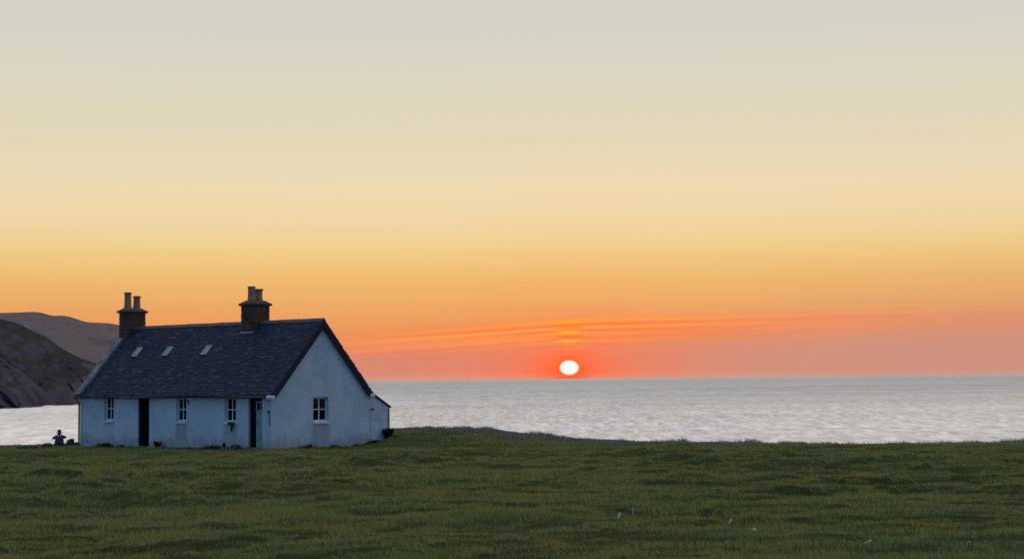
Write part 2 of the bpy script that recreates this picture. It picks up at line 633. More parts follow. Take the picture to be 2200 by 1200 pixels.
def mat_sea():
    """water seen at a grazing angle: wave faces lean toward the shore, shimmer and brightness painted into the gloss colour"""
    m = bpy.data.materials.new('sea_water')
    m.use_nodes = True
    X.nt = nt = m.node_tree
    nt.nodes.clear()
    c = position()
    sp = nt.nodes.new('ShaderNodeSeparateXYZ')
    nt.links.new(c, sp.inputs[0])
    yy = X(sp.outputs[1])
    off = smooth(yy, 200.0, 1300.0)                 # offshore mask: painted sheen dims outward, normals tilt more
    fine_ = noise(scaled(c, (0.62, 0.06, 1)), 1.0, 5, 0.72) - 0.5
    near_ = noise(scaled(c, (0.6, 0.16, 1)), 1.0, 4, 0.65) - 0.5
    sheen_streak = noise(scaled(c, (0.012, 0.055, 1)), 1.0, 4, 0.6) - 0.5
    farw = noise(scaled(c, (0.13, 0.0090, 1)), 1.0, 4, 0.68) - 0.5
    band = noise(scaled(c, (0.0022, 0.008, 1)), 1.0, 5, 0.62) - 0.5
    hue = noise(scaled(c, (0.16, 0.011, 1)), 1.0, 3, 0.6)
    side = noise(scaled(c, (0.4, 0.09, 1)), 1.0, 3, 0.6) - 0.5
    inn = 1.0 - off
    left_sheen = smooth(X(sp.outputs[0]) * -1.0, 25.0, 110.0)   # brighter sheen painted on the left water
    refl = 0.71 + left_sheen * (1.0 - off) * 0.15 - off * 0.215 + (fine_ * 0.9 + near_ * 0.55 + sheen_streak * 0.32) * (inn * 0.75 + 0.25) + farw * 0.5 * off + band * 0.34  # sea shimmer and its brightness painted as noise and position masks
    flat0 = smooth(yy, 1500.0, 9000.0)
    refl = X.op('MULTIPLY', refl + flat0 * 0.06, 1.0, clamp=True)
    tilt = X.op('MAXIMUM', off * 0.04 + 0.115 + fine_ * 0.22 + near_ * 0.16 + band * 0.06, 0.075)
    flat = smooth(yy, 1100.0, 9000.0)               # far swell lies flat to the eye and takes the low sky
    tilt = tilt * (1.0 - flat * 0.85)
    nv = combine(side * 0.22, tilt * -1.0, 1.0)
    nn = nt.nodes.new('ShaderNodeVectorMath')
    nn.operation = 'NORMALIZE'
    nt.links.new(nv, nn.inputs[0])
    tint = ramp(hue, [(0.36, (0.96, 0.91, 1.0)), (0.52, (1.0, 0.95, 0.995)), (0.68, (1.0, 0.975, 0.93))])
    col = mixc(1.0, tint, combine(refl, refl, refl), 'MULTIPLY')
    gl = nt.nodes.new('ShaderNodeBsdfGlossy')
    nt.links.new((flat0 * 0.14 + 0.16).v, gl.inputs['Roughness'])
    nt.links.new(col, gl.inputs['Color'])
    nt.links.new(nn.outputs[0], gl.inputs['Normal'])
    df = nt.nodes.new('ShaderNodeBsdfDiffuse')
    df.inputs[0].default_value = (0.02, 0.03, 0.035, 1)
    ad_ = nt.nodes.new('ShaderNodeAddShader')
    nt.links.new(gl.outputs[0], ad_.inputs[0])
    nt.links.new(df.outputs[0], ad_.inputs[1])
    ou = nt.nodes.new('ShaderNodeOutputMaterial')
    nt.links.new(ad_.outputs[0], ou.inputs[0])
    return m


def mat_hill(name, grass, rock, rock2, sc, thr):
    m, p = material(name)
    c = position()
    g = X.nt.nodes.new('ShaderNodeNewGeometry')
    sp = X.nt.nodes.new('ShaderNodeSeparateXYZ')
    X.nt.links.new(g.outputs['Normal'], sp.inputs[0])
    up = X(sp.outputs[2])
    n = noise(c, sc, 6, 0.65)
    col = ramp(noise(scaled(c, (1, 1, 0.5)), sc * 2.1, 6, 0.7), [(0.3, rock), (0.68, rock2)])
    gr = mixc(noise(c, sc * 0.7, 5, 0.6), grass, tuple(q * 0.6 for q in grass))
    col = mixc(smooth(up + (n - 0.5) * 0.9, thr, thr + 0.25), col, gr)
    setc(p, col)
    p.inputs['Roughness'].default_value = 1
    p.inputs['Specular IOR Level'].default_value = 0
    vert = noise(scaled(c, (1, 1, 0.25)), sc * 3.2, 6, 0.7)
    bump(p, noise(c, sc * 6, 6, 0.7) * 0.5 + vert * 1.0, 1.0, 9.0)
    return m


M_WALL = mat_wall()
M_SLATE = mat_slate()
M_CHIM = mat_stone('chimney_stone', (0.07, 0.038, 0.026), (0.17, 0.09, 0.06), 0.3, sc=2.5)
M_CAP = mat_stone('cap_stone', (0.075, 0.048, 0.036), (0.14, 0.09, 0.065), 0.3, sc=4)
M_POT = plain('pot_clay', (0.40, 0.21, 0.10), 0.85, 0.35, 5)
M_COPE = mat_stone('coping_stone', (0.07, 0.07, 0.075), (0.36, 0.34, 0.33), 0.2, sc=2.0)
M_WHITE = plain('white_paint', (0.66, 0.65, 0.62), 0.5, 0.12, 5)
M_SILL = plain('sill_paint', (0.70, 0.69, 0.67), 0.6, 0.15, 6)
M_DARK = plain('dark_paint', (0.013, 0.009, 0.011), 0.85, 0.3, 4)
M_IRON = plain('cast_iron', (0.03, 0.028, 0.032), 0.5, 0.3, 8)
M_DOOR = plain('door_paint', (0.27, 0.33, 0.32), 0.7, 0.15, 4)
M_RIDGE = plain('ridge_clay', (0.16, 0.09, 0.07), 0.85, 0.3, 4)
M_SKYF = plain('skylight_paint', (0.34, 0.36, 0.36), 0.6, 0.2, 5)
M_GLASS = mat_glass()
M_ROCK = mat_stone('field_stone', (0.06, 0.05, 0.045), (0.14, 0.115, 0.10), 0.5, sc=5)
M_BOARD = plain('weathered_boards', (0.58, 0.58, 0.57), 0.85, 0.16, 4, bmp=0.01)

# ------------------------------------------------------------------ ground
azs = np.concatenate([np.array([-8, -5, -3.4, -2.4, -1.7, -1.2, -.9, -.7, -.55, -.47]), np.linspace(-.41, .41, 760),
                      np.array([.47, .55, .7, .9, 1.2, 1.7, 2.4, 3.4, 5, 8])])
ys = np.concatenate([np.array([-140, -90, -55, -30, -15, -6, 0, 4, 7, 9.5, 11.5, 13]),
                     np.exp(np.linspace(math.log(14.0), math.log(78.0), 560)), np.linspace(79, 112, 40)])
YY, AA = np.meshgrid(ys, azs, indexing='ij')
XX = AA * np.maximum(YY, 14.0)
ZZ = ground_z(XX, YY)
M_GROUND = mat_ground()
g = np_mesh('ground', np.stack([XX, YY, ZZ], -1).reshape(-1, 3), grid_faces(len(ys), len(azs)), M_GROUND, smooth=True)
tag(g, 'uneven green pasture sloping down to the cottage', None, kind='structure')

# ------------------------------------------------------------------ sea
H_SEA = CAM_Z - SEA_Z
inv = np.linspace(H_SEA / 85.0, H_SEA / 60000.0, 430)
rs = H_SEA / inv
th = np.concatenate([np.linspace(-1.45, -.40, 12)[:-1], np.linspace(-.40, .40, 900), np.linspace(.40, 1.45, 12)[1:]])
RR, TT = np.meshgrid(rs, th, indexing='ij')
XX, YY = RR * np.sin(TT), RR * np.cos(TT)
WF = 1 - sstep(RR, 1500, 5000)
ww = 0.38 * fbm(XX / 30, YY / 11, 3, 101, 0.6) + 0.25 * fbm(XX / 5, YY / 3.4, 2, 131)
ZZ = SEA_Z + ww * WF
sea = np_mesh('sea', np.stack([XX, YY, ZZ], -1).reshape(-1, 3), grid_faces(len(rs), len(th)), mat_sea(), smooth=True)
tag(sea, 'calm silvery sea reaching to the horizon', None, kind='structure')


# ------------------------------------------------------------------ hills
def yh(px): return 825.4 - 0.0106 * px


def hill(name, label, tab, y0, yc, back, mat, foot, amp, sc, seed, prof):
    px = np.array([q[0] for q in tab], float)
    py = np.array([q[1] for q in tab], float)
    a = (px - 1100) / 3408.0
    e = (yh(px) - py) / 3408.0
    cols = np.linspace(a[0], a[-1], 260)
    ee = np.interp(cols, a, e)
    ker = np.ones(5) / 5
    ee = np.convolve(np.pad(ee, 2, mode='edge'), ker, 'valid')
    zc = CAM_Z + ee * yc
    tt = np.concatenate([np.linspace(0, 1, 110), np.linspace(1, 2, 30)[1:]])
    T, A = np.meshgrid(tt, cols, indexing='ij')
    ZC = np.broadcast_to(zc, T.shape)
    Y = np.where(T < 1, y0 + (yc - y0) * T, yc + back * (T - 1))
    Xw = A * yc
    gprof = np.interp(T, [p[0] for p in prof], [p[1] for p in prof])
    Z = SEA_Z - foot + (ZC - SEA_Z + foot) * gprof
    # gullies and crags: push the face in and out, more below the crest
    n = fbm(Xw / sc, Z / (sc * 1.6) + T * 2, 5, seed, 0.58)
    rid = 0.5 - np.abs(fbm(Xw / (sc * 1.9) + 0.02 * Y / sc, T * 1.3, 4, seed + 50, 0.55)) * 2
    w = np.sin(np.clip(T, 0, 1) * math.pi) ** 0.6
    Y = Y - (n * amp + rid * amp * 0.8) * w
    Z = Z + n * amp * 0.35 * w + fbm(Xw / (sc * .3), Z / (sc * .4), 4, seed + 9, 0.6) * amp * 0.10 * w
    o = np_mesh(name, np.stack([Xw, Y, Z], -1).reshape(-1, 3), grid_faces(len(tt), len(cols)), mat, smooth=True)
    tag(o, label, None, kind='structure')
    return o


m_far_hazed = mat_hill('moor_far_hazed', (0.30, 0.21, 0.18), (0.29, 0.205, 0.195), (0.36, 0.255, 0.24), 0.012, 0.6)  # lighter colours stand in for air haze over the far hill
m_near = mat_hill('cliff_near', (0.110, 0.094, 0.068), (0.080, 0.064, 0.074), (0.190, 0.148, 0.160), 0.030, 0.70)
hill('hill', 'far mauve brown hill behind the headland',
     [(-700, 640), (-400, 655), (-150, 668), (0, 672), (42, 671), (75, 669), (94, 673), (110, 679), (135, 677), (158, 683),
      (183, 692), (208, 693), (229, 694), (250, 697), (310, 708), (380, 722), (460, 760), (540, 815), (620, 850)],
     1500, 1950, 500, m_far_hazed, 12, 34, 90, 3, [(0, 0), (.06, .2), (.3, .5), (.7, .86), (1, 1), (2, .2)])
hill('headland', 'dark grassy headland with rocky cliffs at the water',
     [(-900, 600), (-500, 640), (-200, 668), (-60, 682), (0, 685), (21, 690), (42, 696), (62, 707), (83, 717), (104, 727),
      (129, 746), (146, 756), (177, 771), (208, 781), (240, 805), (262, 840), (290, 880)],
     710, 880, 140, m_near, 3, 26, 42, 13, [(0, 0), (.05, .16), (.25, .42), (.6, .78), (1, 1), (2, .1)])
hill('cliff', 'lower rocky spur in front of the headland at the left edge',
     [(-700, 640), (-300, 690), (-100, 728), (-40, 745), (0, 762), (21, 779), (42, 794), (62, 812), (77, 832), (96, 858), (112, 884)],
     668, 730, 60, m_near, 3, 15, 26, 29, [(0, 0), (.08, .25), (.3, .5), (.65, .82), (1, 1), (2, .1)])

# ------------------------------------------------------------------ cottage
YAW = 0.68295
L, W, HE, HR = 12.40, 5.516, 2.262, 5.198
HX, HY = -9.50, 62.417
SLA = math.atan2(HR - HE, W / 2)
cot = empty('cottage', (HX, HY, 0), -YAW)
tag(cot, 'long white limewashed cottage with slate roof and two chimneys beside the sea', 'cottage')
BASE = -0.5


def panel(mb, P, ux, w, h0, h1, openings, inward, depth):
    """wall sheet at P along ux, with rectangular openings (a0, a1, z0, z1) and reveals"""
    P, ux, inward = Vector(P), Vector(ux), Vector(inward)
    xs = sorted({0.0, w, *[o[0] for o in openings], *[o[1] for o in openings]})
    zs = sorted({h0, h1, *[o[2] for o in openings], *[o[3] for o in openings]})
    at = lambda a, z, d=0.0: P + ux * a + Vector((0, 0, z)) + inward * d
    for i in range(len(xs) - 1):
        for j in range(len(zs) - 1):
            xm, zm = (xs[i] + xs[i + 1]) / 2, (zs[j] + zs[j + 1]) / 2
            if any(o[0] < xm < o[1] and o[2] < zm < o[3] for o in openings):
                continue
            mb.quad(at(xs[i], zs[j]), at(xs[i + 1], zs[j]), at(xs[i + 1], zs[j + 1]), at(xs[i], zs[j + 1]))
    for a0, a1, z0, z1 in openings:
        for (p, q) in (((a0, z0), (a0, z1)), ((a0, z1), (a1, z1)), ((a1, z1), (a1, z0)), ((a1, z0), (a0, z0))):
            mb.quad(at(*p), at(*q), at(q[0], q[1], depth), at(p[0], p[1], depth))


WIN = [(-10.68, -10.02, 0.98, 2.09), (-5.82, -5.16, 0.98, 2.05), (-2.76, -2.08, 0.98, 2.05)]
DOOR = [(-8.35, -7.58, 0.0, 2.05), (-1.34, -0.53, 0.0, 2.02)]
GWIN = (2.26, 3.12, 0.95, 2.03)
WIN_D = 0.10
mb = MB()
ops = [(a + L, b + L, c, d) for a, b, c, d in WIN + DOOR]
panel(mb, (-L, 0, 0), (1, 0, 0), L, BASE, HE, ops, (0, 1, 0), 0.13)
panel(mb, (0, 0, 0), (0, 1, 0), W, BASE, HE, [GWIN], (-1, 0, 0), 0.13)
mb.poly((0, 0, HE), (0, W, HE), (0, W / 2, HR - 0.03))
mb.quad((-L, W, BASE), (-L, 0, BASE), (-L, 0, HE), (-L, W, HE))
mb.poly((-L, W, HE), (-L, 0, HE), (-L, W / 2, HR + 0.02))
mb.quad((0, W, BASE), (-L, W, BASE), (-L, W, HE), (0, W, HE))
mb.build('wall', M_WALL, cot)

# dark room behind each opening: the inner partitions and ceiling
mb = MB()
mb.box((-L + 0.4, 0.45, 2.2), (-0.4, W - 0.4, 2.24))
mb.box((-9.2, 0.45, -0.3), (-9.1, W - 0.4, 2.2))
mb.box((-6.9, 0.45, -0.3), (-6.8, W - 0.4, 2.2))
mb.box((-9.1, 1.7, -0.3), (-6.9, 1.8, 2.2))
mb.box((-1.7, 0.45, -0.3), (-1.6, W - 0.4, 2.2))
mb.box((-1.6, 1.6, -0.3), (-0.45, 1.7, 2.2))
mb.build('partition', plain('dark_lining', (0.05, 0.04, 0.035), 0.9, 0.3, 3), cot)


def window(rect, face, open_sash=False):
    """four-pane sash; face 'front' (y=0) or 'gable' (x=0)"""
    a0, a1, z0, z1 = rect
    sill_h = 0.09
    if face == 'front':
        Mx = Matrix.Translation((a0, 0, 0))
    else:
        Mx = Matrix.Translation((0, a0, 0)) @ Matrix.Rotation(math.pi / 2, 4, 'Z')
    w = a1 - a0
    d = WIN_D
    m = MB()
    fw = 0.07
    zb = z0 + sill_h
    m.box((0.002, d, zb), (fw, d + .08, z1 - .002), Mx)
    m.box((w - fw, d, zb), (w - .002, d + .08, z1 - .002), Mx)
    m.box((fw, d, z1 - fw), (w - fw, d + .08, z1 - .002), Mx)
    m.box((fw, d, zb), (w - fw, d + .08, zb + fw), Mx)
    mz = (zb + z1) / 2
    m.box((w / 2 - .025, d + .015, zb + fw), (w / 2 + .025, d + .055, mz - .022), Mx)
    m.box((w / 2 - .025, d + .015, mz + .022), (w / 2 + .025, d + .055, z1 - fw), Mx)
    m.box((fw, d + .008, mz - .022), (w - fw, d + .06, mz + .022), Mx)
    fo = m.build('window', M_WHITE, cot)
    gp = MB()
    gp.quad(*[Mx @ Vector(q) for q in ((fw - .01, d + .04, zb + fw - .01), (w - fw + .01, d + .04, zb + fw - .01),
                                       (w - fw + .01, d + .04, z1 - fw + .01), (fw - .01, d + .04, z1 - fw + .01))])
    gp.build('pane', M_GLASS, fo)
    s = MB()
    s.box((0.0, -.05, z0 + .0), (w, d + .10, z0 + sill_h), Mx)
    so = s.build('sill', M_SILL, fo, bevel=0.008)
    return fo


W_OBJ = [window(r, 'front') for r in WIN]
W_OBJ[2]['label'] = 'window with a dark rag hanging over its broken sill'
gw = window(GWIN, 'gable')
gw['label'] = 'window in the end gable'
# rag caught on the sill of the third window
m = MB()
pts = [(-2.50, -.065, 1.075), (-2.10, -.065, 1.08), (-2.09, -.075, 1.0), (-2.2, -.08, .93), (-2.235, -.075, .80), (-2.29, -.07, .68), (-2.335, -.07, .70),
       (-2.325, -.078, .84), (-2.33, -.08, .93), (-2.42, -.085, .965), (-2.53, -.075, .99)]
m.poly(*pts)
m.poly(*[(p[0], p[1] + .035, p[2]) for p in reversed(pts)])
for i in range(len(pts)):
    p, q = pts[i], pts[(i + 1) % len(pts)]
    m.quad(p, (p[0], p[1] + .035, p[2]), (q[0], q[1] + .035, q[2]), q)
rag = m.build('rag', plain('rag_cloth', (0.03, 0.028, 0.035), 0.9, 0.3, 8), None, fixn=True)
rag.matrix_world = Matrix.Translation((HX, HY, 0)) @ Matrix.Rotation(-YAW, 4, 'Z')
tag(rag, 'dark rag hanging from the window sill left of the near door', 'rag')

# doors
a0, a1, z0, z1 = DOOR[1]
m = MB()
xl = -1.04
for i in range(3):
    x0 = xl + i * (a1 - xl) / 3
    m.box((x0 + .003, .14, .03), (x0 + (a1 - xl) / 3 - .003, .18, 1.50))
m.box((xl, .135, 1.505), (a1 - .004, .18, 1.56))
m.box((xl, .135, 1.83), (a1 - .004, .18, 1.90))
m.box((xl, .135, 1.56), (xl + .055, .18, 1.83))
m.box((a1 - .06, .135, 1.56), (a1 - .004, .18, 1.83))
m.box(((xl + a1) / 2 - .018, .135, 1.56), ((xl + a1) / 2 + .018, .18, 1.83))
d2 = m.build('door', M_DOOR, cot)
d2['label'] = 'grey green half door with two small panes, other half open'
gp = MB()
gp.quad((xl + .05, .165, 1.555), (a1 - .05, .165, 1.555), (a1 - .05, .165, 1.835), (xl + .05, .165, 1.835))
gp.build('pane', M_GLASS, d2)
hb = MB()
hb.tube([(xl + .05, .135, .98), (xl + .05, .09, .98), (xl + .05, .09, 1.1), (xl + .05, .135, 1.1)], .012)
hb.build('handle', M_IRON, d2, smooth=True)
# the far door leaf stands inward, open
a0, a1, z0, z1 = DOOR[0]
m = MB()
for i in range(5):
    m.box((a0 + .03, .46 + i * .146, .03), (a0 + .07, .46 + i * .146 + .14, 1.98))
for zz in (.3, 1.0, 1.7):
    m.box((a0 + .07, .47, zz), (a0 + .095, 1.16, zz + .09))
d1 = m.build('door', M_DARK, cot)
d1['label'] = 'dark plank door standing open into the passage'
hb = MB()
hb.tube([(a0 + .07, 1.05, .95), (a0 + .12, 1.05, .95), (a0 + .12, 1.05, 1.07), (a0 + .07, 1.05, 1.07)], .012)
hb.build('handle', M_IRON, d1, smooth=True)
m = MB()
for (p0, p1, h) in ((DOOR[0][0], DOOR[0][1], DOOR[0][3]), (DOOR[1][0], DOOR[1][1], DOOR[1][3])):
    f = MB()
    f.box((p0 + .002, .10 if p0 > -3 else .07, 0), (p0 + .04, .46, h - .002))
    f.box((p1 - .04, .20, 0), (p1 - .002, .46, h - .002))
    f.box((p0 + .04, .20, h - .06), (p1 - .04, .46, h - .002))
    f.build('door_frame', M_DARK, cot)

# ---- roof
NV = Vector((0, -math.sin(SLA), math.cos(SLA)))
UP = Vector((0, math.cos(SLA), math.sin(SLA)))


def slope_pt(x, s, n, rear=False):
    p = Vector((x, 0, HE)) + UP * s + NV * n
    if rear:
        p.y = W - p.y
    return p


SLEN = (W / 2) / math.cos(SLA)
X0R, X1R = -12.24, 0.13
deck = MB()
for rear in (False, True):
    q = [slope_pt(X0R - .2, -.14, -.07, rear), slope_pt(X1R, -.14, -.07, rear), slope_pt(X1R, SLEN + .0, -.07, rear), slope_pt(X0R - .2, SLEN + .0, -.07, rear)]
    q2 = [slope_pt(X0R - .2, -.14, -.03, rear), slope_pt(X1R, -.14, -.03, rear), slope_pt(X1R, SLEN + .0, -.03, rear), slope_pt(X0R - .2, SLEN + .0, -.03, rear)]
    deck.quad(*q)
    deck.quad(*q2)
    for i in range(4):
        j = (i + 1) % 4
        deck.quad(q[i], q[j], q2[j], q2[i])
    # slates
    nrow = 37
    exp_ = (SLEN + .17) / nrow
    for r_ in range(nrow):
        s0 = -.17 + r_ * exp_
        x = X0R - .02 - (0.14 if r_ % 2 else 0)
        while x < X1R:
            wd = random.uniform(.18, .30)
            xa, xb = max(x, X0R), min(x + wd - .006, X1R)
            x += wd
            if xb - xa < .04:
                continue
            j0 = random.uniform(-.018, .018)
            if random.random() < .012:
                j0 -= .05
            th_ = random.uniform(.006, .015)
            lift = random.uniform(0, .008)
            s1 = min(s0 + exp_ * 1.6, SLEN)
            sk = random.uniform(-.008, .008)
            P = []
            for (xx, ss, nn) in ((xa, s0 + j0 - sk, -.004 + lift), (xb, s0 + j0 + sk, -.004 + lift), (xb, s1, -.028), (xa, s1, -.028)):
                P.append(slope_pt(xx, ss, nn, rear))
            for (xx, ss, nn) in ((xa, s0 + j0 - sk, th_ + lift), (xb, s0 + j0 + sk, th_ + lift), (xb, s1, -.02), (xa, s1, -.02)):
                P.append(slope_pt(xx, ss, nn, rear))
            n = len(deck.v)
            deck.v += [tuple(p) for p in P]
            for f in ((0, 3, 2, 1), (4, 5, 6, 7), (0, 1, 5, 4), (1, 2, 6, 5), (2, 3, 7, 6), (3, 0, 4, 7)):
                deck.f.append(tuple(n + i for i in f))
roof = deck.build('roof', M_SLATE, cot)
# ridge tiles
m = MB()
x = X0R
while x < X1R - .05:
    w = min(.42, X1R - x)
    zz = HR + random.uniform(-.006, .006)
    a = [(x, W / 2 - .13, zz - .10), (x, W / 2 - .03, zz + .035), (x, W / 2 + .03, zz + .035), (x, W / 2 + .13, zz - .10), (x, W / 2, zz - .06)]
    b = [(x + w - .008, p[1], p[2]) for p in a]
    m.poly(*a)
    m.poly(*reversed(b))
    for i in range(5):
        j = (i + 1) % 5
        m.quad(a[i], b[i], b[j], a[j])
    x += w
m.build('ridge_cap', M_RIDGE, roof)
# barge boards on the near gable
for rear in (False, True):
    m = MB()
    P = [slope_pt(xx, ss, nn, rear) for xx in (.085, .125) for (ss, nn) in ((-.10, -.072), (SLEN - .06, -.072), (SLEN - .24, -.26), (-.10, -.26))]
    m.v = [tuple(p) for p in P]
    m.f = [(0, 1, 2, 3), (7, 6, 5, 4), (0, 4, 5, 1), (1, 5, 6, 2), (2, 6, 7, 3), (3, 7, 4, 0)]
    m.build('barge_board', M_DARK, roof)
# boxed eaves ends
for rear in (False, True):
    m = MB()
    y0_, y1_ = (-.20, .10) if not rear else (W - .10, W + .20)
    m.box((-.10, y0_, HE - .30), (.15, y1_, HE - .13))
    m.build('eaves_end', M_SILL, roof, bevel=0.05)
# stone coping on the far gable
for rear in (False, True):
    m = MB()
    s = -.18
    while s < SLEN - .85:
        ln_ = random.uniform(.5, .8)
        e = min(s + ln_ - .012, SLEN - .80)
        P = [slope_pt(xx, ss, nn, rear) for nn in (-.05, .115 + random.uniform(-.01, .012)) for (xx, ss) in
             ((-12.60, s), (-12.20, s), (-12.20, e), (-12.60, e))]
        n = len(m.v)
        m.v += [tuple(p) for p in P]
        for f in ((0, 3, 2, 1), (4, 5, 6, 7), (0, 1, 5, 4), (1, 2, 6, 5), (2, 3, 7, 6), (3, 0, 4, 7)):
            m.f.append(tuple(n + i for i in f))
        s += ln_
    m.build('coping', M_COPE, roof, bevel=0.012)
# skylights
for xa, xb in ((-10.67, -10.33), (-8.56, -8.22), (-5.99, -5.64)):
    s0, s1 = 1.50 / math.cos(SLA) * .97, 1.84 / math.cos(SLA) * .99
    m = MB()
    fr_w = .04

    def sbox(xa_, xb_, sa_, sb_, n0, n1):
        P = [slope_pt(xx, ss, nn) for nn in (n0, n1) for (xx, ss) in ((xa_, sa_), (xb_, sa_), (xb_, sb_), (xa_, sb_))]
        n = len(m.v)
        m.v += [tuple(p) for p in P]
        for f in ((0, 3, 2, 1), (4, 5, 6, 7), (0, 1, 5, 4), (1, 2, 6, 5), (2, 3, 7, 6), (3, 0, 4, 7)):
            m.f.append(tuple(n + i for i in f))
    sbox(xa, xa + fr_w, s0, s1, -.02, .07)
    sbox(xb - fr_w, xb, s0, s1, -.02, .07)
    sbox(xa + fr_w, xb - fr_w, s0, s0 + fr_w, -.02, .068)
    sbox(xa + fr_w, xb - fr_w, s1 - fr_w, s1, -.02, .068)
    sbox((xa + xb) / 2 - .012, (xa + xb) / 2 + .012, s0 + fr_w, s1 - fr_w, .03, .066)
    sk = m.build('skylight', M_SKYF, roof)
    m = MB()
    m.quad(slope_pt(xa + fr_w, s0 + fr_w, .05), slope_pt(xb - fr_w, s0 + fr_w, .05), slope_pt(xb - fr_w, s1 - fr_w, .05), slope_pt(xa + fr_w, s1 - fr_w, .05))
    pm, pp = bpy.data.materials.get('roof_glass'), None
    if pm is None:
        pm, pp = material('roof_glass')
        setc(pp, (0.17, 0.20, 0.215))
        pp.inputs['Roughness'].default_value = 0.25
        pp.inputs['Specular IOR Level'].default_value = 0.8
    m.build('pane', pm, sk)


# ---- chimneys: coursed rubble stack, sloped cap, two pots
def chimney(x0, x1, b, ztop, pots):
    y0, y1 = W / 2 - b / 2, W / 2 + b / 2
    zb = HR - 1.15
    m = MB()
    m.box((x0 + .03, y0 + .03, zb), (x1 - .03, y1 - .03, ztop))
    z = zb
    while z < ztop - .02:
        h = min(random.uniform(.15, .26), ztop - z)
        if ztop - z - h < .08:
            h = ztop - z
        for face in range(4):
            span = (x1 - x0) if face in (0, 2) else (y1 - y0)
            u = 0.0
            while u < span - .01:
                w = random.uniform(.2, .5)
                if span - u - w < .14:
                    w = span - u
                pj = random.uniform(-.006, .014)
                g_ = .007
                if face == 0: a, bb = (x0 + u + g_, y0 - pj, z + g_), (x0 + u + w - g_, y0 + .05, z + h - g_)
                if face == 2: a, bb = (x0 + u + g_, y1 - .05, z + g_), (x0 + u + w - g_, y1 + pj, z + h - g_)
                if face == 1: a, bb = (x1 - .05, y0 + u + g_, z + g_), (x1 + pj, y0 + u + w - g_, z + h - g_)
                if face == 3: a, bb = (x0 - pj, y0 + u + g_, z + g_), (x0 + .05, y0 + u + w - g_, z + h - g_)
                m.box(a, bb)
                u += w
        z += h
    ch = m.build('chimney', M_CHIM, cot)
    c = MB()
    ov = .085
    rings = [(ov * .4, ztop), (ov, ztop + .03), (ov, ztop + .10), (.02, ztop + .13), (-.13, ztop + .235), (-.15, ztop + .24)]
    n = 0
    for (o, zz) in rings:
        c.v += [(x0 - o, y0 - o, zz), (x1 + o, y0 - o, zz), (x1 + o, y1 + o, zz), (x0 - o, y1 + o, zz)]
    for i in range(len(rings) - 1):
        for k in range(4):
            j = (k + 1) % 4
            c.f.append((i * 4 + k, i * 4 + j, i * 4 + 4 + j, i * 4 + 4 + k))
    c.f.append((3, 2, 1, 0))
    q = (len(rings) - 1) * 4
    c.f.append((q, q + 1, q + 2, q + 3))
    c.build('chimney_cap', M_CAP, ch, bevel=0.012)
    for (px, py, zt, lip) in pots:
        p = MB()
        zb_ = ztop + .2
        hh = zt - zb_
        prof = [(.185, 0), (.175, .05), (.155, hh * .4), (.15, hh - .09), (.15 + lip * .6, hh - .085), (.15 + lip, hh - .07), (.15 + lip, hh - .01), (.155, hh), (.12, hh), (.115, hh - .25)]
        p.lathe(prof, (px, py, zb_), 20)
        p.build('chimney_pot', M_POT, ch, smooth=False)
    return ch


c1 = chimney(-12.60, -12.10, 1.10, 5.84, [(-12.36, W / 2 - .25, 6.79, .02), (-12.36, W / 2 + .25, 6.64, .03)])
c2 = chimney(-4.40, -3.64, .92, 5.86, [(-4.03, W / 2 - .20, 6.69, .02), (-4.03, W / 2 + .20, 6.60, .045)])
# lead flashing at the foot of the ridge chimney
m = MB()
P = [slope_pt(xx, ss, nn) for nn in (.0, .05) for (xx, ss) in ((-4.44, 3.30), (-3.6, 3.30), (-3.6, 3.46), (-4.44, 3.46))]
m.v = [tuple(p) for p in P]
m.f = [(0, 3, 2, 1), (4, 5, 6, 7), (0, 1, 5, 4), (1, 2, 6, 5), (2, 3, 7, 6), (3, 0, 4, 7)]
m.build('flashing', M_COPE, c2)

# ---- gutter and pipes
m = MB()
NX = 40
for i in range(NX):
    xa = -12.62 + (12.52) * i / NX
    xb = -12.62 + (12.52) * (i + 1) / NX
    for sgn in (0,):
        pa = HE - .185 - .015 * math.sin((xa + 3) * .9) - .012 * math.sin(xa * .37)
        pb = HE - .185 - .015 * math.sin((xb + 3) * .9) - .012 * math.sin(xb * .37)
        ring = [(-.19 + .062 * math.cos(a_), .062 * math.sin(a_)) for a_ in np.linspace(math.pi, 2 * math.pi, 9)]
        ring += [(-.19 + .05 * math.cos(a_), .05 * math.sin(a_)) for a_ in np.linspace(2 * math.pi, math.pi, 9)]
        for k in range(len(ring)):
            p, q = ring[k], ring[(k + 1) % len(ring)]
            m.quad((xa, p[0], pa + p[1]), (xa, q[0], pa + q[1]), (xb, q[0], pb + q[1]), (xb, p[0], pb + p[1]))
m.build('gutter', M_IRON, cot)
m = MB()
m.tube([(-12.42, -.19, 2.02), (-12.42, -.19, 1.95), (-12.40, -.06, 1.80), (-12.40, -.06, .0)], .038, 10)
m.build('downpipe', M_IRON, cot, smooth=True)
m = MB()
m.tube([(-5.0, -.19, 2.03), (-5.0, -.18, 1.97), (-4.98, -.05, 1.90), (-4.98, -.04, 1.80)], .028, 8)
m.build('pipe_stub', M_IRON, cot, smooth=True)
m = MB()
m.box((-.17, -.05, 1.46), (-.08, .01, 1.54))
m.tube([(-.12, -.03, 1.5), (-.07, -.035, 1.32), (-.06, -.03, .95)], .016, 6)
m.build('wall_bracket', M_IRON, cot)

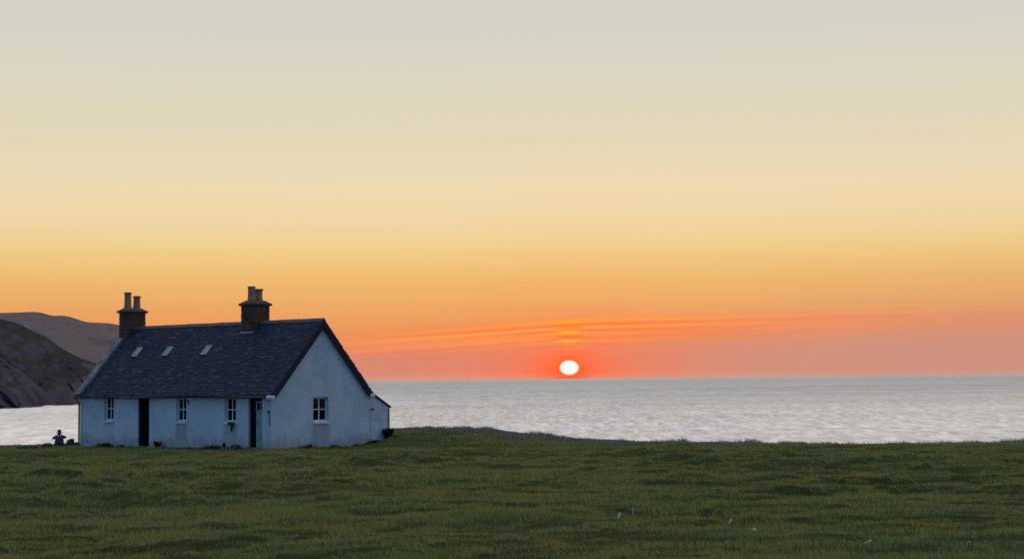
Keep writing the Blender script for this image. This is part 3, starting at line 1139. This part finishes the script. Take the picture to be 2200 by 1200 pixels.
# ---- lean-to shed at the back, its end seen past the gable
lt = MB()
LX0, LX1 = -3.2, -0.06
zA, zB = 2.20, 1.54
yA, yB = W, W + 1.22
for k in range(12):                     # boards on the seen end
    z0_ = -.4 + k * .235
    z1_ = z0_ + .231
    ya = yA + .10
    zt = lambda y: zA + (zB - zA) * (y - yA) / (yB - yA)
    if z0_ >= zB - .02:
        ye = yA + (zA - z0_) / (zA - zB) * (yB - yA)
    else:
        ye = yB
    top0, top1 = min(z1_, zt(ya)), min(z1_, zt(ye))
    if ye - ya < .05:
        continue
    pj = random.uniform(-.004, .004)
    yk = yA + (zA - z1_) / (zA - zB) * (yB - yA)
    prof = [(ya, z0_), (ye, z0_)]
    if z1_ <= zB:
        prof += [(ye, z1_), (ya, z1_)]
    else:
        if ye == yB: prof += [(yB, zB)]
        prof += [(max(yk, ya), min(z1_, zt(ya))), (ya, min(z1_, zt(ya)))] if yk > ya + .01 else [(ya, zt(ya))]
    A_ = [(LX1 + pj, p[0], p[1]) for p in prof]
    B_ = [(LX1 - .04, p[0], p[1]) for p in prof]
    lt.poly(*A_)
    lt.poly(*reversed(B_))
    for i in range(len(A_)):
        j = (i + 1) % len(A_)
        lt.quad(A_[i], B_[i], B_[j], A_[j])
lt.box((LX0, yB - .10, -.4), (LX1 - .05, yB, zB - .03))
lt.box((LX0, yA + .02, -.4), (LX0 + .1, yB - .11, zB - .03))
lean = lt.build('lean_to', M_BOARD, cot)
m = MB()
P = [(LX0 - .1, yA + .0, zA + .02), (LX1 + .07, yA + .0, zA + .02), (LX1 + .07, yB + .09, zB - .03), (LX0 - .1, yB + .09, zB - .03)]
m.quad(*[(p[0], p[1], p[2] + .05) for p in P])
m.quad(*reversed(P))
for i in range(4):
    j = (i + 1) % 4
    m.quad(P[i], P[j], (P[j][0], P[j][1], P[j][2] + .05), (P[i][0], P[i][1], P[i][2] + .05))
m.build('lean_to_roof', M_DARK, lean)
m = MB()
m.box((LX1 - .005, yB - .03, .35), (LX1 + .02, yB + .02, zB - .04))
m.build('corner_post', M_DARK, lean)
m = MB()
m.box((LX1 - .10, yA - .0, -.3), (LX1 - .08, yA + .10, 1.62))  # dark sheet standing in for the shade inside the gap
m.build('gap_shade_sheet', M_DARK, lean)
m = MB()
m.box((LX1 + .004, yA + .16, 1.44), (LX1 + .03, yA + .28, 1.52))
m.tube([(LX1 + .012, yA + .12, 1.48), (LX1 + .012, yA + .34, 1.48)], .012, 6)
m.build('hinge', M_IRON, lean)
m = MB()
m.box((LX1 - .04, yA + .005, 1.63), (LX1 - .002, yA + .098, 2.0))
m.build('infill_board', M_BOARD, lean)


def hloc(x, y, z=0.0):
    """cottage coordinates to the world"""
    c_, s_ = math.cos(-YAW), math.sin(-YAW)
    return (HX + x * c_ - y * s_, HY + x * s_ + y * c_, z)


# ------------------------------------------------------------------ stones
def stone(name, label, loc, size, seed, mat=M_ROCK, cat='stone', group=None, rz=0.0, flat=0.0):
    bm = bmesh.new()
    bmesh.ops.create_icosphere(bm, subdivisions=3, radius=1.0)
    rs_ = np.random.default_rng(seed)
    offs = rs_.uniform(-5, 5, 3)
    for v in bm.verts:
        p = v.co
        for ax in range(3):                                    # squarish lump
            p[ax] = math.copysign(abs(p[ax]) ** 0.72, p[ax])
        n = float(fbm(np.array([p.x * 1.3 + offs[0]]), np.array([p.y * 1.3 + p.z + offs[1]]), 3, seed)[0])
        p *= 1 + 0.28 * n
        v.co = (p.x * size[0], p.y * size[1], p.z * size[2])
    me = bpy.data.meshes.new(name)
    bm.to_mesh(me)
    bm.free()
    me.materials.append(mat)
    o = bpy.data.objects.new(name, me)
    COL.objects.link(o)
    o.location = loc
    o.rotation_euler = (0, 0, rz)
    tag(o, label, cat, group)
    return o


gz = lambda x, y: float(ground_z(x, y))
ROCKG = 'loose stones around the cottage'
sx, sy = -.2930 * 70.5, 70.5
stone('stone', 'flat dark slab in the grass left of the seated person', (sx, sy, gz(sx, sy) + .09), (.24, .22, .12), 3, group=ROCKG)
sx, sy = -.3052 * 70.0, 70.0
stone('stone', 'low turf covered stone nearest the left edge of the field', (sx, sy, gz(sx, sy) + .07), (.42, .3, .10), 5, group=ROCKG)
sx, sy = -.2742 * 72, 72
stone('stone', 'small dark stone against the far corner of the cottage', (sx, sy, gz(sx, sy) + .08), (.14, .14, .12), 8, group=ROCKG)
p = hloc(-1.78, -.28)
stone('stone', 'squared dark block beside the near door', (p[0], p[1], gz(p[0], p[1]) + .10), (.19, .14, .13), 12, group=ROCKG, rz=-YAW)
p = hloc(-2.12, -.22)
stone('stone', 'low dark block under the window with the rag', (p[0], p[1], gz(p[0], p[1]) + .06), (.17, .12, .09), 14, group=ROCKG, rz=-YAW)
p = hloc(-.72, -.26)
stone('stone', 'flat dark stone step under the near half door', (p[0], p[1], gz(p[0], p[1]) + .03), (.26, .16, .08), 17, group=ROCKG, rz=-YAW)
p = hloc(-8.75, -.2)
stone('stone', 'small pale stone at the wall foot left of the open far door', (p[0], p[1], gz(p[0], p[1]) + .05), (.13, .1, .09), 21, M_COPE, group=ROCKG, rz=-YAW)


# ------------------------------------------------------------------ person
def skin(name, nodes, edges, mat, parent, root, scale=1.0, sub=2):
    me = bpy.data.meshes.new(name)
    keys = list(nodes)
    ix = {k: i for i, k in enumerate(keys)}
    me.from_pydata([nodes[k][0] for k in keys], [(ix[a], ix[b]) for a, b in edges], [])
    o = bpy.data.objects.new(name, me)
    COL.objects.link(o)
    mod = o.modifiers.new('skin', 'SKIN')
    mod.use_smooth_shade = True
    lay = me.skin_vertices[0].data if len(me.skin_vertices) else None
    if lay is None:
        bm = bmesh.new(); bm.from_mesh(me); bm.verts.layers.skin.verify(); bm.to_mesh(me); bm.free()
        lay = me.skin_vertices[0].data
    for k in keys:
        r_ = nodes[k][1]
        r_ = r_ if isinstance(r_, tuple) else (r_, r_)
        lay[ix[k]].radius = (r_[0] * scale, r_[1] * scale)
        lay[ix[k]].use_root = (k == root)
    s = o.modifiers.new('sub', 'SUBSURF')
    s.levels = s.render_levels = sub
    dg = bpy.context.evaluated_depsgraph_get()
    dg.update()
    m2 = bpy.data.meshes.new_from_object(o.evaluated_get(dg))
    m2.name = name
    o.modifiers.clear()
    o.data = m2
    m2.materials.clear()
    m2.materials.append(mat)
    m2.polygons.foreach_set('use_smooth', [True] * len(m2.polygons))
    o.parent = parent
    return o


PXx, PYy = -.2853 * 71.3, 71.3
per = empty('person', (PXx, PYy, gz(PXx, PYy) - .04), 0.27)
per.scale = (.86, .86, .86)
tag(per, 'person in dark jacket and brimmed hat sitting on the grass, back turned, elbows out', 'person')
N = {'pel': ((0, 0, .15), (.17, .14)), 'sp': ((0, .03, .32), (.17, .12)), 'ch': ((0, .05, .48), (.18, .12)), 'nb': ((0, .07, .60), (.075, .07)),
     'nk': ((0, .08, .665), .055), 'hd': ((0, .10, .76), (.085, .095)), 'ht': ((0, .10, .85), (.075, .085)), 'ns': ((0, .20, .765), .018)}
E = [('pel', 'sp'), ('sp', 'ch'), ('ch', 'nb'), ('nb', 'nk'), ('nk', 'hd'), ('hd', 'ht'), ('hd', 'ns')]
for s, sg in (('l', -1), ('r', 1)):
    up = .0 if s == 'r' else -.05
    N['sh' + s] = ((sg * .19, .06, .55), .068)
    N['el' + s] = ((sg * .335, .12, .545 + up), .056)
    N['wr' + s] = ((sg * .13, .27, .64), .036)
    N['pa' + s] = ((sg * .075, .29, .70), (.04, .025))
    N['hp' + s] = ((sg * .11, .06, .12), .095)
    N['kn' + s] = ((sg * .17, .44, .40), .065)
    N['an' + s] = ((sg * .14, .70, .02), .042)
    N['to' + s] = ((sg * .15, .90, -.04), .04)
    N['ear' + s] = ((sg * .098, .10, .755), .016)
    E += [('ch', 'sh' + s), ('sh' + s, 'el' + s), ('el' + s, 'wr' + s), ('wr' + s, 'pa' + s), ('pel', 'hp' + s), ('hp' + s, 'kn' + s),
          ('kn' + s, 'an' + s), ('an' + s, 'to' + s), ('hd', 'ear' + s)]
M_SKIN = plain('skin_tone', (0.32, 0.19, 0.14), 0.6, 0.1, 4)
M_JACK = plain('dark_jacket', (0.055, 0.045, 0.05), 0.8, 0.25, 6)
M_TROU = plain('dark_trousers', (0.06, 0.05, 0.045), 0.85, 0.25, 6)
M_HAT = plain('hat_felt', (0.05, 0.03, 0.035), 0.85, 0.25, 6)
body = skin('body', N, E, M_SKIN, per, 'pel')
for s, sg in (('l', -1), ('r', 1)):                             # five fingers rooted in each palm
    for f in range(5):
        a_ = (sg * .075, .29, .70)
        if f < 4:
            ln_ = (.075, .085, .08, .062)[f]
            b0 = (a_[0] + sg * (.025 - .018 * f), a_[1] + .006 * f, a_[2] + .03)
            b1 = (b0[0] - sg * .012, b0[1] - .008, b0[2] + ln_ * .5)
            b2 = (b1[0] - sg * .026, b1[1] - .022, b1[2] + ln_ * .28)
        else:
            b0 = (a_[0] - sg * .03, a_[1] - .012, a_[2] - .005)
            b1 = (b0[0] - sg * .026, b0[1] - .012, b0[2] + .02)
            b2 = (b1[0] - sg * .016, b1[1] - .008, b1[2] + .024)
        skin('finger', {'a': (a_, .010), 'b': (b0, .009), 'c': (b1, .0085), 'd': (b2, .007)}, [('a', 'b'), ('b', 'c'), ('c', 'd')],
             M_SKIN, body, 'a', sub=1)
jk = ['pel', 'sp', 'ch', 'nb', 'shl', 'shr', 'ell', 'elr', 'wrl', 'wrr']
NJ = {k: (N[k][0], N[k][1]) for k in jk}
skin('jacket', NJ, [e for e in E if e[0] in NJ and e[1] in NJ], M_JACK, per, 'pel', 1.18)
tk = ['pel', 'hpl', 'hpr', 'knl', 'knr', 'anl', 'anr']
skin('trousers', {k: N[k] for k in tk}, [e for e in E if e[0] in tk and e[1] in tk], M_TROU, per, 'pel', 1.15)
m = MB()
m.lathe([(.098, .0), (.165, -.012), (.168, -.005), (.10, .012), (.098, .07), (.085, .12), (.05, .135), (.0, .137)], (0, .10, .815), 20)
m.build('hat', M_HAT, per, smooth=True)

# rucksack lying beside the person
rx, ry = -.2785 * 71.5, 71.5
ruck = empty('rucksack', (rx, ry, gz(rx, ry) + .05), -.1)
tag(ruck, 'rounded dark brown rucksack lying on the grass beside the seated person', 'rucksack')
M_RUCK = plain('rucksack_cloth', (0.05, 0.032, 0.025), 0.85, 0.3, 6)
m = MB()
prof = [(-.20, .0), (-.19, .06), (-.13, .18), (-.03, .29), (.06, .335), (.13, .32), (.165, .26), (.17, .12), (.17, .0)]
secs = [(-.15, .82), (-.11, .97), (0, 1.0), (.11, .97), (.15, .82)]
for (yy, k) in secs:
    for (a_, b_) in prof:
        m.v.append((a_ * k, yy, b_ * k))
npf = len(prof)
for i in range(len(secs) - 1):
    for k in range(npf - 1):
        m.f.append((i * npf + k, i * npf + k + 1, (i + 1) * npf + k + 1, (i + 1) * npf + k))
m.f.append(tuple(range(npf)))
m.f.append(tuple((len(secs) - 1) * npf + k for k in reversed(range(npf))))
m.build('bag_body', M_RUCK, ruck, smooth=True, fixn=True)
m = MB()
m.box((.165, -.12, .03), (.25, .12, .15))
m.build('pocket', M_RUCK, ruck, bevel=0.03)
for yy in (-.07, .07):
    m = MB()
    m.tube([(-.06, yy - .02, .27), (-.14, yy * 1.3, .24), (-.22, yy * 1.5, .12), (-.2, yy * 1.3, .02)], .016, 6)
    m.build('strap', M_RUCK, ruck, smooth=True)


# ------------------------------------------------------------------ grass (nobody could count it)
def blades(name, x, y, h, wd, lean_amt, mat, parent=None, label=None, zfun=ground_z, kind='stuff'):
    n = len(x)
    z = zfun(x, y) - .01
    a = RNG.uniform(0, 2 * math.pi, n)                      # facing
    la = RNG.uniform(0, 2 * math.pi, n)
    ln_ = lean_amt * RNG.uniform(.2, 1.0, n) * h
    ux, uy = np.cos(a) * wd / 2, np.sin(a) * wd / 2
    lx, ly = np.cos(la) * ln_, np.sin(la) * ln_
    V = np.zeros((n, 5, 3))
    V[:, 0] = np.stack([x - ux, y - uy, z], 1)
    V[:, 1] = np.stack([x + ux, y + uy, z], 1)
    V[:, 2] = np.stack([x + .8 * ux + lx * .35, y + .8 * uy + ly * .35, z + h * .55], 1)
    V[:, 3] = np.stack([x - .8 * ux + lx * .35, y - .8 * uy + ly * .35, z + h * .55], 1)
    V[:, 4] = np.stack([x + lx, y + ly, z + h * (1 - .25 * lean_amt)], 1)
    b = np.arange(n)[:, None] * 5
    T = np.concatenate([b + np.array([[0, 1, 2]]), b + np.array([[0, 2, 3]]), b + np.array([[3, 2, 4]])], 0)
    o = np_mesh(name, V.reshape(-1, 3), T, mat, parent, smooth=True)
    if label:
        tag(o, label, None, kind=kind)
    return o


def field(n, y0, y1, power, margin=0.35):
    u = RNG.uniform(0, 1, n)
    k = 2 - power
    y = (y0 ** k + u * (y1 ** k - y0 ** k)) ** (1 / k)
    x = RNG.uniform(-1, 1, n) * (margin * y + 6.0)
    return x, y


def outside_house(x, y):
    c_, s_ = math.cos(YAW), math.sin(YAW)
    X_, Y_ = x - HX, y - HY
    lx, ly = X_ * c_ - Y_ * s_, X_ * s_ + Y_ * c_
    return ~((lx > -L - .05) & (lx < .05) & (ly > -.06) & (ly < W + 1.2))


x, y = field(1050000, 13.5, 74.0, 1.75)
k = outside_house(x, y)
x, y = x[k], y[k]
cl = fbm(x / .55, y / .5, 2, 201)
edge_y = np.interp(x / y, [-.34, -.1, 0, .1, .2, .345], [71, 71, 68, 65, 61.5, 57.5]) + 2.2 * fbm(x / 3, y / 2, 2, 260)
keep = RNG.uniform(0, 1, len(x)) < (0.45 + 1.1 * sstep(cl, -.3, .35)) * (1 - .8 * sstep(y - edge_y, -.6, .8))
x, y, cl = x[keep], y[keep], cl[keep]
pt = fbm(x / 5, y / 5, 2, 222)
h = (.035 + .055 * sstep(cl, -.2, .45) + .05 * sstep(pt, 0, .4)) * RNG.uniform(.6, 1.5, len(x))
wd = np.maximum(.006, y * .00028) * RNG.uniform(.7, 1.4, len(x))
rise = ground_z(x, y + .16) - ground_z(x, y - .02)
bare = sstep(rise, .025, .075)
keep = RNG.uniform(0, 1, len(x)) > .2 * bare
x, y, h, wd = x[keep], y[keep], (h * (1 - .3 * bare))[keep], wd[keep]
M_GRASS = mat_blades('grass_blades', [(0.0, (0.13, 0.165, 0.044)), (.5, (0.22, 0.242, 0.068)), (.85, (0.33, 0.32, 0.11)), (1.0, (0.46, 0.41, 0.22))],
                     ((0.33, 0.275, 0.080), (0.100, 0.19, 0.075)))
blades('grass', x, y, h, wd, .8, M_GRASS, None, 'short rough pasture grass covering the field')

# rough grey grass along the crest above the shore
n = 190000
x = RNG.uniform(-.42, .44, n)
yb = RNG.uniform(0, 1, n)
edge = np.interp(x, [-.34, -.1, 0, .1, .2, .345], [70.5, 70.5, 67.5, 64.5, 61, 57])
y = edge + yb * (74.0 - edge)
x = x * y
k = outside_house(x, y)
x, y = x[k], y[k]
keep = RNG.uniform(0, 1, len(x)) < .2 + 1.0 * sstep(fbm(x / .8, y / .8, 2, 251), -.3, .3)
x, y = x[keep], y[keep]
h = (.08 + .16 * sstep(fbm(x / 1.1, y / 1.1, 3, 255), -.1, .5)) * RNG.uniform(.6, 1.4, len(x)) * np.where(x / y < -.2, .45, 1)
wd = np.full(len(x), .017) * RNG.uniform(.6, 1.4, len(x))
M_ROUGH = mat_blades('rough_blades', [(0.0, (0.15, 0.145, 0.115)), (.6, (0.24, 0.22, 0.185)), (1.0, (0.37, 0.33, 0.28))],
                     ((0.25, 0.21, 0.18), (0.17, 0.175, 0.145)))
blades('rough_grass', x, y, h, wd, .7, M_ROUGH, None, 'taller grey brown grass along the crest above the shore')

# seed stalks scattered in the near field
x, y = field(7500, 14.0, 45, 1.5)
keep = RNG.uniform(0, 1, len(x)) < sstep(fbm(x / 4, y / 4, 2, 301), -.15, .35)
x, y = x[keep], y[keep]
M_STALK = mat_blades('stalk_blades', [(0.0, (0.07, 0.065, 0.03)), (.7, (0.15, 0.125, 0.06)), (1.0, (0.24, 0.21, 0.13))],
                     ((0.14, 0.12, 0.06), (0.10, 0.10, 0.045)))
blades('grass_stalks', x, y, RNG.uniform(.10, .24, len(x)), np.maximum(.005, y * .00025), .35, M_STALK, None,
       'thin straw coloured seed stalks standing above the short grass')

# weeds along the foot of the walls
xs_, ys_ = [], []
for (xa, xb) in ((-11.0, -8.5), (-8.3, -6.6), (-6.6, -3.4), (-3.4, -1.4), (-1.3, -.2)):
    q = RNG.uniform(xa, xb, int(500 * (xb - xa)))
    for v in q:
        pp_ = hloc(v, -.08 - abs(RNG.normal(0, .22)))
        xs_.append(pp_[0]); ys_.append(pp_[1])
for v in RNG.uniform(-.1, W + 1.3, 2600):
    pp_ = hloc(.08 + abs(RNG.normal(0, .22)), v)
    xs_.append(pp_[0]); ys_.append(pp_[1])
x, y = np.array(xs_), np.array(ys_)
hh = (.05 + .20 * sstep(fbm(x / .6, y / .6, 2, 331), -.05, .5)) * RNG.uniform(.5, 1.4, len(x))
M_WEED = mat_blades('weed_blades', [(0.0, (0.012, 0.018, 0.010)), (.6, (0.022, 0.03, 0.015)), (1.0, (0.05, 0.055, 0.025))],
                    ((0.022, 0.03, 0.014), (0.016, 0.022, 0.012)))
blades('weeds', x, y, hh, np.full(len(x), .022), .8, M_WEED, None, 'dark weeds and long grass along the cottage wall foot')


# ------------------------------------------------------------------ single plants and pale flecks in the field
def leafy(name, label, loc, n, hgt, spread, mat, cat, group=None, seed=1, wd=.03):
    rs_ = np.random.default_rng(seed)
    m = MB()
    for i in range(n):
        a = rs_.uniform(0, 2 * math.pi)
        r_ = spread * math.sqrt(rs_.uniform(0, 1))
        b = Vector((math.cos(a) * r_ * .4, math.sin(a) * r_ * .4, -.03))
        hq = hgt * rs_.uniform(.5, 1.0)
        tip = Vector((math.cos(a) * r_, math.sin(a) * r_, hq))
        mid = b.lerp(tip, .55) + Vector((0, 0, hq * .15))
        sd = Vector((-math.sin(a), math.cos(a), rs_.uniform(-.4, .4))).normalized() * wd * rs_.uniform(.6, 1.2)
        m.quad(b - sd * .3, b + sd * .3, mid + sd, mid - sd)
        m.poly(mid - sd, mid + sd, tip)
    o = m.build(name, mat)
    o.location = loc
    tag(o, label, cat, group)
    return o


p = hloc(-6.75, -.22)
leafy('dock_plant', 'tall dark leafy dock against the wall right of the open far door', (p[0], p[1], gz(p[0], p[1])), 40, .34, .24, M_WEED, 'plant', 'dark weeds against the cottage', 4)
p = hloc(-2.55, -.2)
leafy('dock_plant', 'thin dark weed standing under the window with the rag', (p[0], p[1], gz(p[0], p[1])), 18, .36, .10, M_WEED, 'plant', 'dark weeds against the cottage', 6)
p = hloc(.15, W + .95)
leafy('bush', 'small dark reddish bush at the outer corner of the lean-to', (p[0], p[1], gz(p[0], p[1])), 240, .42, .32,
      mat_blades('bush_blades', [(0, (0.03, 0.018, 0.014)), (1, (0.06, 0.035, 0.022))], ((0.04, 0.022, 0.016), (0.03, 0.025, 0.014))), 'bush', None, 9, .03)

M_PALE = plain('pale_petal', (0.62, 0.55, 0.41), 0.8, 0.1, 20)
M_STEM = plain('flower_stem', (0.05, 0.055, 0.02), 0.9, 0.2, 20)


def at_px(px, py):
    """where a sight line meets the field (for laying out the flecks)"""
    a = (px - 1100) / 3408.0
    e = (yh(px) - py) / 3408.0
    yy = np.arange(13.0, 75.0, .04)
    hit = np.nonzero(CAM_Z + e * yy <= ground_z(a * yy, yy) + .02)[0]
    y = float(yy[hit[0]]) if len(hit) else 60.0
    return a * y, y


def feather(label, px, py, ln_, tilt, rz, width):
    """a shed feather or fleece scrap: curved vane with a quill"""
    x, y = at_px(px, py)
    root = empty('feather', (x, y, gz(x, y) + .05), rz)
    tag(root, label, 'feather', 'pale feathers lying in the field')
    m = MB()
    n = 8
    for side in (1, -1):
        L_, R_ = [], []
        for i in range(n + 1):
            q = i / n
            c_ = Vector((ln_ * (q - .5), 0, 0)) @ Matrix.Rotation(0, 3, 'Y')
            c_ = Vector((ln_ * (q - .5) * math.cos(tilt), .02 * math.sin(q * 3), ln_ * (q - .5) * math.sin(tilt) + .03 * math.sin(q * math.pi)))
            w = width * math.sin(min(1, q * 1.15 + .08) * math.pi) ** .6 if q < .96 else width * .25
            L_.append(c_)
            R_.append(c_ + Vector((-math.sin(tilt) * w * side * .7, side * w * .4, math.cos(tilt) * w * side * .7)))
        for i in range(n):
            m.quad(L_[i], L_[i + 1], R_[i + 1], R_[i])
    m.build('vane', M_PALE, root)
    q_ = MB()
    q_.tube([(-ln_ * .5 * math.cos(tilt) - .05 * math.cos(tilt), 0, -ln_ * .5 * math.sin(tilt) - .05 * math.sin(tilt)),
             (-ln_ * .2 * math.cos(tilt), .005, -ln_ * .2 * math.sin(tilt) + .02)], [.005, .004], 6)
    q_.build('quill', M_PALE, root)
    return root


feather('curled pale feather lying flat at right centre of the near field', 1613, 1143, .10, -.35, .1, .020)
feather('tall pale feather standing upright in the grass', 1354, 1098, .115, 1.4, 0, .013)
feather('broad pale feather standing left of the tall upright one', 1325, 1108, .10, 1.1, .2, .027)
feather('small pale feather tilted in the grass just left of the curled one', 1562, 1122, .07, .7, -.2, .018)
feather('pale feather lying flat near the bottom edge of the field', 1858, 1168, .06, .05, .1, .012)


def flower(label, px, py, hgt, rad, seed):
    x, y = at_px(px, py)
    rs_ = np.random.default_rng(seed)
    root = empty('flower', (x, y, gz(x, y)), rs_.uniform(0, 3))
    tag(root, label, 'flower', 'pale flower heads dotted over the field')
    m = MB()
    m.tube([(0, 0, -.03), (.008, 0, hgt * .5), (0, .008, hgt)], [.005, .004, .003], 5)
    m.build('stem', M_STEM, root)
    m = MB()
    for i in range(16):
        a = i * 2.4
        el_ = rs_.uniform(-.2, .9)
        d = Vector((math.cos(a) * math.cos(el_), math.sin(a) * math.cos(el_), math.sin(el_)))
        sd = d.cross(Vector((0, 0, 1))).normalized() * rad * .35
        c_ = Vector((0, .008, hgt))
        m.poly(c_, c_ + d * rad * .6 + sd, c_ + d * rad, c_ + d * rad * .6 - sd)
    m.build('flower_head', M_PALE, root)
    return root


for i, (lab, px, py, hg, rd) in enumerate([
        ('small white flower alone below the upright feathers', 1254, 1140, .08, .020),
        ('faint white flower a little left of the lone white flower', 1207, 1139, .07, .015),
        ('white flower lowest in the near field towards the right corner', 2069, 1176, .09, .022),
        ('pale flower stalk beside the lowest right flower', 2076, 1176, .14, .014),
        ('thin pale flower at the right edge of the field', 2145, 1062, .12, .018),
        ('topmost small pale flower near the right edge', 2140, 1048, .10, .014),
        ('small pale flower in mid field right of centre', 1652, 1066, .12, .018),
        ('tall stemmed pale flower at the left of the near field', 192, 1098, .19, .024),
        ('low pale flower right below the tall stemmed one on the left', 176, 1116, .08, .020),
        ('pale flower next to the low one under the tall stem', 232, 1118, .09, .018),
        ('small white flower in the grass before the open far door', 247, 983, .12, .035),
        ('second small white flower before the cottage, a step nearer', 264, 1003, .12, .030),
        ('small pale flower alone in the left field below the rucksack', 54, 1019, .10, .026),
        ('small pale flower in the grass before the lean-to', 922, 961, .12, .030)]):
    flower(lab, px, py, hg, rd, 40 + i)
